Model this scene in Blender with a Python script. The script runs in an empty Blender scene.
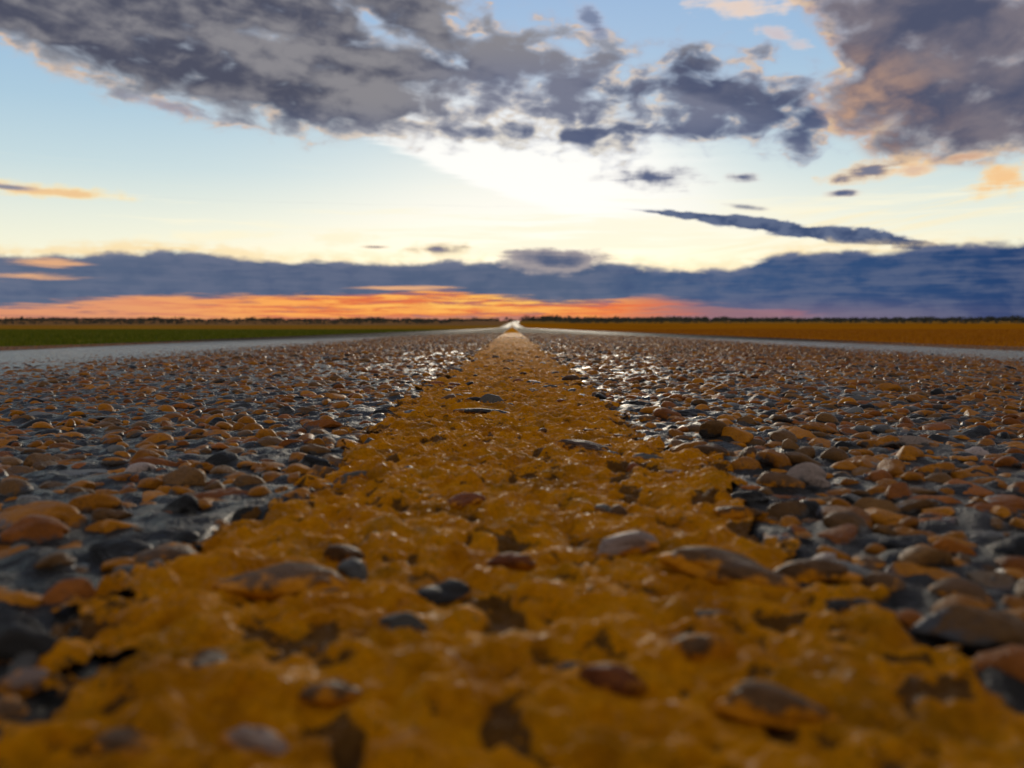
import bpy, math, random
import numpy as np
from mathutils import Vector

random.seed(7)
rng = np.random.default_rng(11)
R = math.radians
scene = bpy.context.scene
COL = scene.collection

# ------------------------------------------------------------------ camera numbers
CAM_H = 0.0445
FOC = 853.3                       # focal length in pixels of a 1024 wide picture
PITCH = math.atan(61.0 / FOC)
SLOPE = -0.0050                   # the road runs very slightly downhill at first


def direction(px, py):
    """azimuth and elevation (degrees) of a point seen in the photograph"""
    dx, dy = px - 512.0, 384.0 - py
    cp, sp = math.cos(PITCH), math.sin(PITCH)
    x = dx
    y = FOC * cp + dy * sp
    z = -FOC * sp + dy * cp
    return math.degrees(math.atan2(x, y)), math.degrees(math.atan2(z, math.hypot(x, y)))


def smooth01(t):
    t = np.clip(t, 0, 1)
    return t * t * (3 - 2 * t)


def profile(y):
    """height of the road's centre line along its length"""
    y = np.asarray(y, float)
    a = SLOPE * y
    s = smooth01((y - 110.0) / 160.0)
    far = -0.95 + 4.6 * smooth01((y - 230.0) / 1250.0)
    return a * (1 - s) + far * s


def crown(x):
    x = np.abs(np.asarray(x, float))
    return -0.0275 * np.maximum(0, np.sqrt(x * x + 0.0016) - 0.04)


def bend(y):
    return 7.0 * smooth01((np.asarray(y, float) - 350.0) / 900.0)


def ground_z(x, y):
    return float(profile(y) + crown(x))


def ground_point(px, py):
    """where the ray through a pixel meets the road"""
    dx, dy = px - 512.0, 384.0 - py
    cp, sp = math.cos(PITCH), math.sin(PITCH)
    d = np.array([dx, FOC * cp + dy * sp, -FOC * sp + dy * cp])
    lo, hi = 0.0, 60.0 / FOC
    t = 0.0
    for _ in range(60):
        mid = 0.5 * (lo + hi)
        p = d * mid
        if CAM_H + p[2] > ground_z(p[0], p[1]):
            lo = mid
        else:
            hi = mid
    p = d * lo
    return p[0], p[1]


# ------------------------------------------------------------------ value noise
_LAT = rng.random((256, 256))


def vnoise(x, y):
    xi = np.floor(x).astype(np.int64)
    yi = np.floor(y).astype(np.int64)
    fx, fy = x - xi, y - yi
    fx = fx * fx * (3 - 2 * fx)
    fy = fy * fy * (3 - 2 * fy)
    a = _LAT[xi & 255, yi & 255]
    b = _LAT[(xi + 1) & 255, yi & 255]
    c = _LAT[xi & 255, (yi + 1) & 255]
    d = _LAT[(xi + 1) & 255, (yi + 1) & 255]
    return (a * (1 - fx) + b * fx) * (1 - fy) + (c * (1 - fx) + d * fx) * fy


def fbm(x, y, octaves=4, gain=0.5):
    s, amp, tot = 0.0, 1.0, 0.0
    for k in range(octaves):
        s = s + amp * vnoise(x * 2 ** k + 17.3 * k, y * 2 ** k + 5.7 * k)
        tot += amp
        amp *= gain
    return s / tot - 0.5


# ------------------------------------------------------------------ mesh helpers
def mesh_from(name, verts, faces, smooth=True, attrs=None, mats=None, mat_index=None):
    """verts (n,3); faces (m,k) array of one polygon size"""
    verts = np.ascontiguousarray(verts, np.float32)
    faces = np.ascontiguousarray(faces, np.int32)
    me = bpy.data.meshes.new(name)
    n, (m, k) = len(verts), faces.shape
    me.vertices.add(n)
    me.vertices.foreach_set('co', verts.ravel())
    me.loops.add(m * k)
    me.loops.foreach_set('vertex_index', faces.ravel())
    me.polygons.add(m)
    me.polygons.foreach_set('loop_start', np.arange(0, m * k, k, dtype=np.int32))
    me.polygons.foreach_set('loop_total', np.full(m, k, np.int32))
    if smooth:
        me.polygons.foreach_set('use_smooth', np.ones(m, bool))
    for mt in mats or []:
        me.materials.append(mt)
    if mat_index is not None:
        me.polygons.foreach_set('material_index', np.ascontiguousarray(mat_index, np.int32))
    me.update(calc_edges=True)
    for an, arr in (attrs or {}).items():
        a = me.attributes.new(an, 'FLOAT', 'POINT')
        a.data.foreach_set('value', np.ascontiguousarray(arr, np.float32))
    return me


def link(name, me, parent=None, loc=(0, 0, 0)):
    o = bpy.data.objects.new(name, me)
    COL.objects.link(o)
    o.location = loc
    if parent is not None:
        o.parent = parent
    return o


def tag(o, label=None, cat=None, group=None, kind=None):
    if label:
        o['label'] = label
    if cat:
        o['category'] = cat
    if group:
        o['group'] = group
    if kind:
        o['kind'] = kind
    return o


def grid_faces(nx, ny):
    i = np.arange(nx - 1)
    j = np.arange(ny - 1)
    jj, ii = np.meshgrid(j, i, indexing='ij')
    a = jj * nx + ii
    return np.stack([a, a + 1, a + nx + 1, a + nx], -1).reshape(-1, 4)


def box_mesh(name, x0, x1, y0, y1, z0, z1, mats):
    v = np.array([[x, y, z] for z in (z0, z1) for y in (y0, y1) for x in (x0, x1)], float)
    f = np.array([[0, 2, 3, 1], [4, 5, 7, 6], [0, 1, 5, 4], [2, 6, 7, 3], [0, 4, 6, 2], [1, 3, 7, 5]])
    return mesh_from(name, v, f, False, mats=mats)


# ------------------------------------------------------------------ node helpers
def srgb(r, g, b):
    out = []
    for c in (r, g, b):
        c /= 255.0
        out.append(c / 12.92 if c <= 0.04045 else ((c + 0.055) / 1.055) ** 2.4)
    return tuple(out) + (1.0,)


class E:
    """a socket with arithmetic"""
    nt = None

    def __init__(s, sock):
        s.s = sock

    @staticmethod
    def put(sock, v):
        if isinstance(v, E):
            E.nt.links.new(v.s, sock)
        else:
            sock.default_value = v

    @staticmethod
    def math(op, a, b=None, c=None, clamp=False):
        n = E.nt.nodes.new('ShaderNodeMath')
        n.operation = op
        n.use_clamp = clamp
        E.put(n.inputs[0], a)
        if b is not None:
            E.put(n.inputs[1], b)
        if c is not None:
            E.put(n.inputs[2], c)
        return E(n.outputs[0])

    def __add__(a, b): return E.math('ADD', a, b)
    def __radd__(a, b): return E.math('ADD', b, a)
    def __sub__(a, b): return E.math('SUBTRACT', a, b)
    def __rsub__(a, b): return E.math('SUBTRACT', b, a)
    def __mul__(a, b): return E.math('MULTIPLY', a, b)
    def __rmul__(a, b): return E.math('MULTIPLY', b, a)
    def __truediv__(a, b): return E.math('DIVIDE', a, b)
    def __neg__(a): return E.math('MULTIPLY', a, -1.0)


def emin(a, b): return E.math('MINIMUM', a, b)
def emax(a, b): return E.math('MAXIMUM', a, b)


def sstep(a, lo, hi):
    n = E.nt.nodes.new('ShaderNodeMapRange')
    n.interpolation_type = 'SMOOTHSTEP'
    E.put(n.inputs[0], a)
    E.put(n.inputs[1], lo)
    E.put(n.inputs[2], hi)
    return E(n.outputs[0])


def vec(x, y, z=0.0):
    n = E.nt.nodes.new('ShaderNodeCombineXYZ')
    E.put(n.inputs[0], x)
    E.put(n.inputs[1], y)
    E.put(n.inputs[2], z)
    return E(n.outputs[0])


def noise(v, scale=1.0, detail=6.0, rough=0.55, dist=0.0, lac=2.0):
    n = E.nt.nodes.new('ShaderNodeTexNoise')
    E.put(n.inputs['Vector'], v)
    n.inputs['Scale'].default_value = scale
    n.inputs['Detail'].default_value = detail
    n.inputs['Roughness'].default_value = rough
    n.inputs['Lacunarity'].default_value = lac
    n.inputs['Distortion'].default_value = dist
    return E(n.outputs['Fac'])


def mixc(f, a, b):
    n = E.nt.nodes.new('ShaderNodeMix')
    n.data_type = 'RGBA'
    E.put(n.inputs[0], f)
    E.put(n.inputs[6], a)
    E.put(n.inputs[7], b)
    return E(n.outputs[2])


def ramp(f, stops, interp='LINEAR'):
    n = E.nt.nodes.new('ShaderNodeValToRGB')
    n.color_ramp.interpolation = interp
    el = n.color_ramp.elements
    while len(el) < len(stops):
        el.new(0.5)
    for e, (p, c) in zip(el, stops):
        e.position = p
        e.color = c
    E.put(n.inputs[0], f)
    return E(n.outputs[0])


def fcurve(x, pts):
    """piecewise smooth function of a 0..1 input"""
    n = E.nt.nodes.new('ShaderNodeFloatCurve')
    c = n.mapping.curves[0]
    pts = sorted(pts)
    c.points[0].location = pts[0]
    c.points[1].location = pts[-1]
    for p in pts[1:-1]:
        c.points.new(*p)
    for p in c.points:
        p.handle_type = 'AUTO_CLAMPED'
    n.mapping.update()
    n.inputs['Factor'].default_value = 1.0
    E.put(n.inputs['Value'], x)
    return E(n.outputs[0])


def start(tree):
    E.nt = tree
    for n in list(tree.nodes):
        tree.nodes.remove(n)


# ------------------------------------------------------------------ WORLD: dusk sky
SUN_AZ, SUN_EL = 2.0, 5.0


def build_world():
    w = bpy.data.worlds.new('World')
    scene.world = w
    w.use_nodes = True
    nt = w.node_tree
    start(nt)
    tc = nt.nodes.new('ShaderNodeTexCoord')
    sep = nt.nodes.new('ShaderNodeSeparateXYZ')
    nt.links.new(tc.outputs['Generated'], sep.inputs[0])
    X, Y, Z = (E(o) for o in sep.outputs)
    DEG = 180.0 / math.pi
    az = E.math('ARCTAN2', X, Y) * DEG
    el = E.math('ARCSINE', Z) * DEG
    AZ0, AZR = -36.0, 72.0
    EL0, ELR = -3.0, 33.0
    azn = (az - AZ0) / AZR

    def edge(pxs):
        pts = []
        for px, py in pxs:
            a, e = direction(px, py)
            pts.append(((a - AZ0) / AZR, min(1, max(0, (e - EL0) / ELR))))
        pts = [(-0.0, pts[0][1])] + [p for p in pts if 0.001 < p[0] < .999] + [(1.0, pts[-1][1])]
        return fcurve(azn, pts) * ELR + EL0

    def P(px, py):
        return direction(px, py)

    # coordinates for the cloud texture (degrees)
    warp = noise(vec(az, el), 0.22, 3, 0.5) - 0.5
    big = noise(vec(az * 0.50, el * 0.95 + warp * 1.5, 3.1), 0.40, 8, 0.52, 0.25)
    fine = noise(vec(az * 0.75, el * 1.2, 9.7), 0.95, 6, 0.52, 0.2)
    streak = noise(vec(az * 0.10, el * 1.9 + warp * 0.8, 5.0), 0.9, 6, 0.6)
    streak2 = noise(vec(az * 0.22, el * 3.1 + warp, 15.0), 0.9, 6, 0.6, 0.4)

    # clear sky behind everything
    eln = el / 90.0
    base = ramp(eln, [
        (0.0, srgb(240, 205, 150)), (4.0 / 90, srgb(240, 238, 214)), (6.5 / 90, srgb(222, 229, 218)),
        (9.5 / 90, srgb(190, 212, 219)), (13.0 / 90, srgb(166, 197, 217)), (17.0 / 90, srgb(148, 183, 216)),
        (22.0 / 90, srgb(136, 172, 214)), (40.0 / 90, srgb(70, 108, 168)), (1.0, srgb(45, 70, 120))])
    # physical part of the sky
    sky = nt.nodes.new('ShaderNodeTexSky')
    sky.sky_type = 'NISHITA'
    sky.sun_disc = False
    sky.sun_elevation = R(SUN_EL)
    sky.sun_rotation = R(SUN_AZ)
    sk = nt.nodes.new('ShaderNodeMix')
    sk.data_type = 'RGBA'
    sk.blend_type = 'ADD'
    sk.inputs[0].default_value = 0.012
    nt.links.new(base.s, sk.inputs[6])
    nt.links.new(sky.outputs[0], sk.inputs[7])
    c = E(sk.outputs[2])

    # the light behind the clouds
    def glow(px, py, sa, se, tilt=0.0):
        a0, e0 = P(px, py)
        da, de = az - a0, el - e0
        ct, st = math.cos(R(tilt)), math.sin(R(tilt))
        u = (da * ct + de * st) / sa
        v = (de * ct - da * st) / se
        return E.math('POWER', math.e, -(u * u + v * v))
    g1 = glow(545, 218, 12.5, 4.0)
    c = mixc(E.math('MULTIPLY', g1, 0.72, clamp=True), c, (0.99, 0.98, 0.925, 1))
    a1, e1 = P(332, 132)
    a2, e2 = P(600, 240)
    slope = (e2 - e1) / (a2 - a1)
    above = el - ((az - a1) * slope + e1) + (streak - 0.5) * 1.6
    g2 = sstep(above, -0.1, 1.1) * glow(520, 165, 11.5, 4.6, -8)
    g2 = sstep(g2 + (streak - 0.5) * 0.25, 0.10, 0.75)
    c = mixc(E.math('MULTIPLY', g2, 0.88, clamp=True), c, (1.05, 1.03, 0.98, 1))
    # thin yellow veil streaks above the low bank
    veil = sstep(streak + 0.25 * glow(640, 235, 20, 2.2), 0.56, 0.78) * sstep(el, 3.0, 5.0) * sstep(el, 10.5, 6.5)
    c = mixc(veil * 0.75, c, srgb(255, 248, 220))
    # pale slanting mare's tails at right
    a0, e0 = P(860, 228)
    da, de = az - a0, el - e0
    v = de - da * 0.16
    tails = sstep(noise(vec(da * 0.07, v * 1.3, 2.0), 1.6, 5, 0.6), 0.45, 0.68) * glow(860, 224, 10, 1.3, 9)
    c = mixc(E.math('MULTIPLY', tails, 0.95, clamp=True), c, srgb(255, 240, 200))

    # orange strip under the bank
    streak3 = noise(vec(az * 0.30, el * 5.0 + warp * 1.5 + az * 0.05, 45.0), 0.9, 6, 0.62, 0.5)
    ocol = mixc(sstep(streak3, 0.38, 0.62), srgb(226, 116, 72), srgb(255, 172, 84))
    ocol = mixc(sstep(az, -11.0, -28.0) * 0.85, ocol, srgb(222, 152, 116))
    ocol = mixc(sstep(az, 0.0, 9.0) * 0.65, ocol, srgb(238, 118, 70))
    ocol = mixc(glow(480, 303, 8, 0.5) * sstep(streak3, 0.40, 0.60) * 0.85, ocol, srgb(255, 206, 104))
    ocol = mixc(sstep(streak3 * 0.5 + streak2 * 0.5, 0.47, 0.38) * 0.75, ocol, srgb(168, 118, 108))
    ocol = mixc(sstep(el + (streak3 - 0.5) * 0.9, 0.55, 0.10) * sstep(E.math('ABSOLUTE', az), 12.0, 4.0) * 0.8, ocol, srgb(150, 122, 126))
    ocol = mixc(sstep(el + (streak3 - 0.5) * 0.9, 0.75, 0.05) * 0.5, ocol, srgb(190, 128, 108))
    ocol = mixc(sstep(az + (streak3 - 0.5) * 14.0, 6.0, 14.0) * 0.85, ocol, srgb(124, 108, 128))
    c = mixc(sstep(el, 3.2, 2.2) * sstep(E.math('ABSOLUTE', az), 62, 42), c, ocol)

    def cloud(c, dens, rim, core, a_lo=0.0, a_hi=0.30, c_lo=0.12, c_hi=0.62, amount=1.0):
        alpha = sstep(dens, a_lo, a_hi)
        body = sstep(dens, c_lo, c_hi)
        col = mixc(body, rim, core)
        return mixc(E.math('MULTIPLY', alpha, amount, clamp=True), c, col)

    # colours of lit cloud edges: yellow white near the sun, peach away from it
    near_sun = glow(540, 190, 17, 8)
    rim_up = mixc(near_sun, srgb(250, 205, 160), srgb(255, 250, 232))
    rim_up = mixc(sstep(az, 12.0, 22.0) * 0.8, rim_up, srgb(255, 206, 146))
    left0 = sstep(az, 4.0, -12.0)
    sweep = noise(vec(az * 0.26, (el + az * 0.18) * 1.5 + warp, 7.7), 0.55, 6, 0.55, 0.3)
    lump = noise(vec(az * 0.62, el * 1.15 + warp, 31.0), 0.75, 4.5, 0.48, 0.35)
    shade = noise(vec(az * 0.20, (el + az * 0.15) * 0.62, 77.0), 0.55, 3, 0.5, 0.3)
    dark_up = mixc(sstep(shade * 0.40 + sweep * 0.15 + lump * 0.30 + fine * 0.15, 0.42, 0.58), srgb(78, 81, 98), srgb(138, 136, 141))
    dark_up = mixc(sstep(az, -9.0, 0.0) * sstep(el, 18.5, 15.0) * 0.75, dark_up, mixc(sstep(shade, 0.40, 0.60), srgb(78, 88, 118), srgb(112, 118, 142)))
    dark_up = mixc(sstep(el, 14.5, 11.5) * 0.45, dark_up, srgb(84, 98, 132))

    def band(top, bottom, soft_t, soft_b):
        return emin((top - el) / soft_t, (el - bottom) / soft_b)

    veil_up = mixc(left0, srgb(176, 182, 202), srgb(196, 190, 192))

    def softcloud(c, dens, rim, core, veilc, lit):
        """thin translucent edge, lit flecks, then the shaded body"""
        c = mixc(sstep(dens, -0.35, 0.26) * 0.55, c, veilc)
        fleck = sstep(dens, -0.06, 0.12) * sstep(dens, 0.40, 0.14)
        fl = fleck * sstep(fine * 0.5 + sweep * 0.5 + lit * 0.06, 0.46, 0.60)
        c = mixc(fl * 0.65, c, rim)
        return mixc(sstep(dens, -0.14, 0.62), c, core)

    # the long upper cloud, left to middle
    lo = edge([(-60, 22), (0, 36), (60, 60), (110, 80), (160, 97), (220, 112), (280, 124), (340, 131), (410, 136),
               (450, 134), (500, 130), (550, 142), (600, 146), (650, 142), (700, 138), (760, 140), (800, 146), (845, 130), (900, 120), (1040, 120)])
    hi = edge([(-60, -150), (380, -110), (470, -40), (520, 10), (560, 36), (600, 48), (650, 56), (700, 54), (750, 58),
               (800, 72), (850, 92), (900, 112), (1040, 118)])
    b = band(hi, lo, 2.2, 1.6)
    rightish = sstep(az, -12.0, 2.0)
    tex = big * 0.36 + sweep * 0.24 + lump * 0.50
    left_thick = sstep(az, 4.0, -12.0) * 0.55
    left = sstep(az, 3.0, -13.0)

    def blob(px, py, rw, rh, tilt):
        a0, e0 = P(px, py)
        da, de = az - a0, el - e0
        ct, st = math.cos(R(tilt)), math.sin(R(tilt))
        u = (da * ct + de * st) / (rw * 0.0625)
        v = (de * ct - da * st) / (rh * 0.0625)
        return (1.0 - E.math('SQRT', u * u + v * v)) * 1.3

    for q in [(500, 130, 54, 13, -4), (598, 130, 50, 16, 0), (705, 124, 56, 17, 4), (560, 58, 44, 16, -20), (690, 66, 44, 15, -8),
              (780, 98, 60, 22, 0), (745, 130, 50, 12, 0), (800, 146, 18, 12, -30), (650, 100, 90, 34, 0), (850, 105, 44, 20, 10)]:
        b = emax(b, blob(*q))
    holes = glow(370, 22, 1.7, 0.6, -30) + glow(408, 47, 2.2, 0.55, -5) + glow(270, 36, 1.6, 0.4) + glow(480, 15, 2.4, 1.6) + glow(420, 95, 3.0, 0.6, -8) * 0.7
    b = emin(b, 1.0)
    dens = b * (0.43 + left * 0.19) + (tex - 0.55) * (4.3 - left * 0.9) + left * 0.20 + 0.0 - holes * 0.55
    dens = emin(dens, b * 0.9 + 0.34 + (fine - 0.5) * 0.8 + (lump - 0.5) * 2.0)
    c = softcloud(c, dens, rim_up, dark_up, veil_up, near_sun)

    # right-hand cloud mass
    lo = edge([(-60, -200), (700, -140), (780, -25), (820, 20), (850, 66), (880, 112), (925, 142), (975, 150), (1010, 152), (1090, 166)])
    hi = edge([(-60, -220), (700, -170), (1090, -170)])
    b = emin(emin((el - lo) / 2.2, 0.95), (az - P(770, 20)[0]) / 4.0)
    big_r = noise(vec(az * 0.48, el * 0.85 + warp * 1.5, 23.1), 0.38, 8, 0.53, 0.25)
    lump_r = noise(vec(az * 0.55, el * 0.95 + warp, 61.0), 0.62, 6, 0.50, 0.3)
    for q in [(885, 98, 56, 30, 0), (945, 115, 60, 34, 10), (985, 130, 60, 24, 0)]:
        b = emax(b, blob(*q))
    dens = b * 0.55 + (big_r * 0.5 + fine * 0.2 + lump_r * 0.4 - 0.55) * 3.6
    dens = emin(dens, b * 1.3 + 0.40)
    rim_r = mixc(sstep(fine, 0.40, 0.62), srgb(228, 178, 146), srgb(255, 214, 160))
    dark_r = mixc(sstep(big_r, 0.40, 0.66), srgb(122, 116, 126), srgb(78, 84, 108))
    dens = dens + 0.08
    warm_r = sstep(fine * 0.4 + lump_r * 0.6, 0.42, 0.70) * sstep(el, 17.5, 13.5)
    dark_r = mixc(warm_r * sstep(az, 29.0, 20.0) * 0.6, dark_r, srgb(232, 182, 142))
    c = softcloud(c, dens, rim_r, dark_r, srgb(196, 178, 176), 0.9)

    # scattered fragments: (px, py, half width, half height, tilt, kind)
    def puff(c, px, py, rw, rh, tilt, rim, core, k=1.5, amt=1.0, soft=0.6):
        k = k * 1.35
        a0, e0 = P(px, py)
        s = 0.0625
        da, de = az - a0, el - e0
        ct, st = math.cos(R(tilt)), math.sin(R(tilt))
        u = (da * ct + de * st) / (rw * s)
        v = (de * ct - da * st) / (rh * s)
        b = 1.0 - E.math('SQRT', u * u + v * v)
        n2 = fine * 0.6 + streak2 * 0.4
        dens = b * 0.8 + (n2 - 0.5) * k
        dens = emin(dens, (b + 0.45) * 1.4)
        return cloud(c, dens, rim, core, -0.05, soft, 0.10, 0.75, amt)

    slate = srgb(92, 102, 132)
    slate2 = srgb(70, 86, 124)
    peach = srgb(255, 214, 160)
    cream = srgb(255, 246, 214)
    c = puff(c, 654, 177, 62, 15, -3, srgb(214, 212, 214), slate, 1.5)
    c = puff(c, 742, 177, 24, 6, 0, srgb(220, 215, 212), slate, 1.2)
    c = puff(c, 868, 172, 50, 12, 12, peach, srgb(120, 122, 142), 1.8)
    c = puff(c, 912, 170, 26, 8, 0, peach, srgb(226, 190, 160), 1.4, 0.9)
    c = puff(c, 842, 193, 20, 5, 0, srgb(230, 215, 200), slate, 1.3)
    c = puff(c, 745, 207, 24, 4, -8, srgb(230, 222, 210), slate, 1.3, 0.8)
    c = puff(c, 1008, 176, 34, 16, 20, srgb(255, 220, 160), srgb(250, 196, 130), 2.0, 0.85)
    c = puff(c, 965, 157, 22, 6, 0, srgb(240, 205, 170), srgb(214, 170, 140), 1.6, 0.8)
    c = puff(c, 592, 20, 26, 14, -38, srgb(178, 186, 208), srgb(118, 128, 156), 1.6, 0.9)
    c = puff(c, 740, 6, 60, 12, -4, srgb(246, 220, 200), srgb(240, 212, 190), 1.8, 0.8)
    c = puff(c, 780, 36, 40, 8, -25, srgb(240, 212, 196), srgb(225, 196, 185), 1.8, 0.6)
    c = puff(c, 48, 191, 80, 8, 0, srgb(255, 232, 176), srgb(240, 200, 150), 1.5)
    c = puff(c, 8, 187, 34, 3.5, 0, srgb(196, 170, 160), srgb(140, 140, 152), 0.9)
    c = puff(c, 175, 108, 84, 8, -10, srgb(176, 178, 196), srgb(140, 142, 164), 1.4, 0.75, 1.0)
    c = puff(c, 215, 236, 80, 6, 3, cream, cream, 1.6, 0.8)
    c = puff(c, 345, 238, 50, 10, 0, cream, cream, 1.8, 0.9)
    c = puff(c, 438, 249, 44, 10, 0, srgb(250, 225, 170), srgb(112, 112, 136), 1.4)
    c = puff(c, 376, 247, 20, 2.5, 0, srgb(230, 205, 170), srgb(150, 140, 145), 0.9)


    # thin dark streak at right, sloping down
    mid = edge([(560, 206), (640, 210), (700, 217), (760, 225), (820, 233), (880, 239), (950, 250), (1040, 262)])
    thick = fcurve(azn, [(0, 0.0), ((P(605, 208)[0] - AZ0) / AZR, 0.0), ((P(670, 214)[0] - AZ0) / AZR, 0.24), ((P(780, 226)[0] - AZ0) / AZR, 0.42),
                         ((P(860, 237)[0] - AZ0) / AZR, 0.45), ((P(920, 245)[0] - AZ0) / AZR, 0.40), ((P(970, 250)[0] - AZ0) / AZR, 0.0), (1, 0.0)])
    d = (thick * 1.15 + (fine - 0.5) * 0.9 * sstep(thick, 0.0, 0.2) - E.math('ABSOLUTE', el - mid - (streak2 - 0.5) * 0.3)) / 0.30
    c = cloud(c, d, srgb(176, 176, 186), mixc(sstep(fine, 0.40, 0.60), srgb(66, 82, 116), srgb(96, 108, 136)), -0.15, 0.55, -0.05, 0.55)

    # bright lining, then the low blue bank
    hi = edge([(-60, 252), (20, 252), (80, 251), (130, 250), (165, 249), (220, 254), (270, 258), (330, 260), (400, 261), (460, 260), (540, 257),
               (610, 260), (660, 265), (710, 268), (745, 264), (775, 252), (830, 249), (880, 249), (930, 244), (980, 241), (1090, 240)])
    lo = edge([(-60, 314), (0, 311), (60, 309), (105, 303), (150, 299), (200, 300), (250, 299), (330, 299), (400, 296), (440, 293), (490, 299),
               (530, 303), (570, 306), (610, 305), (650, 302), (690, 306), (740, 312), (800, 322), (1090, 335)])
    bump = 0.0
    edge_n = (fine - 0.5) * 0.75 + (lump - 0.5) * 0.9
    hi = hi + edge_n
    lining = sstep(el, hi + 0.75, hi + 0.02) * sstep(el, lo, hi - 0.2) * sstep(E.math('ABSOLUTE', az + 3.0), 40, 22)
    lin_col = mixc(near_sun, srgb(250, 222, 170), (1.12, 1.02, 0.74, 1))
    lining = lining * sstep(fine * 0.5 + streak2 * 0.5, 0.36, 0.56)
    c = mixc(E.math('MULTIPLY', lining, 0.9, clamp=True), c, lin_col)
    lo = lo + (streak2 - 0.5) * 0.9 + (streak3 - 0.5) * 1.2
    depth = sstep(hi - el, -0.05, 0.42)
    alpha = depth * sstep(el - lo, -0.05, 0.42)
    t = (az + 32.0) / 64.0
    bank = ramp(t, [(0.0, srgb(90, 104, 130)), (0.3, srgb(82, 96, 124)), (0.55, srgb(84, 99, 126)), (0.72, srgb(62, 87, 126)),
                    (0.9, srgb(42, 72, 116)), (1.0, srgb(36, 63, 108))])
    bank = mixc(sstep(streak2 * 0.45 + lump * 0.35 + fine * 0.2, 0.42, 0.60) * 0.45, bank, srgb(112, 118, 140))
    bank = mixc(sstep(hi - el, 0.9, 0.1) * sstep(fine, 0.42, 0.58) * 0.35, bank, srgb(140, 140, 158))
    bank = mixc(sstep(fine * 0.5 + streak * 0.5, 0.50, 0.30) * 0.35, bank, srgb(52, 70, 112))
    # warm breaks in the bank
    breaks = glow(30, 277, 5.0, 0.35) * 0.5 + glow(50, 262, 3.0, 0.5) * 0.8 + glow(400, 288, 4.0, 0.22) * 0.9
    breaks = sstep(breaks + (streak2 - 0.5) * 1.2, 0.35, 0.75)
    bank = mixc(breaks * 0.85, bank, srgb(240, 180, 130))
    haze_low = glow(790, 319, 9, 0.9) * 0.55
    bank = mixc(haze_low, bank, srgb(150, 124, 138))
    red = sstep(glow(760, 313, 6, 0.35) + (streak2 - 0.5) * 1.6, 0.55, 0.9) * 0.6
    bank = mixc(red * 0.35, bank, srgb(226, 120, 96))
    c = mixc(alpha, c, bank)

    c = puff(c, 552, 261, 68, 15, 0, srgb(170, 160, 160), srgb(84, 96, 124), 1.0, 1.0, 0.3)
    # overhead and behind the camera: a duller evening sky under broken cloud
    over = sstep(el, 22.0, 40.0)
    slate_o = mixc(sstep(big, 0.42, 0.62), srgb(176, 182, 196), srgb(150, 150, 160))
    c = mixc(over * 0.85, c, slate_o)
    rear = sstep(E.math('ABSOLUTE', az), 48.0, 110.0)
    rcol = mixc(sstep(big, 0.42, 0.62), srgb(206, 197, 186), srgb(152, 146, 144))
    c = mixc(rear * 0.9, c, rcol)
    # below the horizon
    c = mixc(sstep(el, -0.2, -2.0), c, (0.03, 0.025, 0.02, 1))

    bg = nt.nodes.new('ShaderNodeBackground')
    bg.inputs['Strength'].default_value = 1.0
    nt.links.new(c.s, bg.inputs['Color'])
    out = nt.nodes.new('ShaderNodeOutputWorld')
    nt.links.new(bg.outputs[0], out.inputs[0])
    w.cycles.sampling_method = 'MANUAL'
    w.cycles.sample_map_resolution = 1024


build_world()


# ------------------------------------------------------------------ MATERIALS
def new_mat(name):
    m = bpy.data.materials.new(name)
    m.use_nodes = True
    start(m.node_tree)
    out = m.node_tree.nodes.new('ShaderNodeOutputMaterial')
    b = m.node_tree.nodes.new('ShaderNodeBsdfPrincipled')
    m.node_tree.links.new(b.outputs[0], out.inputs[0])
    return m, b


def pos():
    n = E.nt.nodes.new('ShaderNodeNewGeometry')
    return E(n.outputs['Position'])


def attr(name):
    n = E.nt.nodes.new('ShaderNodeAttribute')
    n.attribute_name = name
    return E(n.outputs['Fac'])


def bump(b, h, strength, dist):
    n = E.nt.nodes.new('ShaderNodeBump')
    n.inputs['Strength'].default_value = strength
    n.inputs['Distance'].default_value = dist
    E.put(n.inputs['Height'], h)
    E.nt.links.new(n.outputs[0], b.inputs['Normal'])


def stone_mat(name, dark, light, rough=0.46, mottling=1.0, smear=0.0):
    m, b = new_mat(name)
    p = pos()
    t = attr('tone')
    n1 = noise(p, 260, 5, 0.6)
    n2 = noise(p, 1300, 4, 0.6)
    f = E.math('ADD', t * 0.75, (n1 - 0.5) * 1.1 * mottling + 0.1, clamp=True)
    col = mixc(f, dark, light)
    col = mixc(sstep(n2 + n1 * 0.4, 0.74, 0.9) * 0.6, col, (0.02, 0.015, 0.012, 1))
    # tar (or, inside the line, paint) that has crept up the sides
    rise = attr('rise')
    nt_ = noise(p, 170, 4, 0.6)
    if smear:
        tarf = E.math('MULTIPLY', nt_, 0.0)
        ptf = sstep((noise(p, 240, 6, 0.7) - 0.5) * 3.6 - rise * 0.7 + smear, -0.15, 0.40)
        col = mixc(ptf, col, mixc(n2, (0.20, 0.066, 0.001, 1), (0.66, 0.25, 0.002, 1)))
    else:
        tarf = sstep((nt_ - 0.5) * 2.5 - rise + 0.36, -0.14, 0.22)
        col = mixc(tarf * 0.93, col, (0.014, 0.014, 0.016, 1))
    E.put(b.inputs['Base Color'], col)
    E.put(b.inputs['Roughness'], (n1 - 0.5) * 0.35 + rough - tarf * 0.18)
    E.put(b.inputs['Specular IOR Level'], tarf * 0.28 + 0.08)
    bump(b, n2 * 0.5 + n1 * 1.1, 0.8, 0.0010)
    return m


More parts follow.
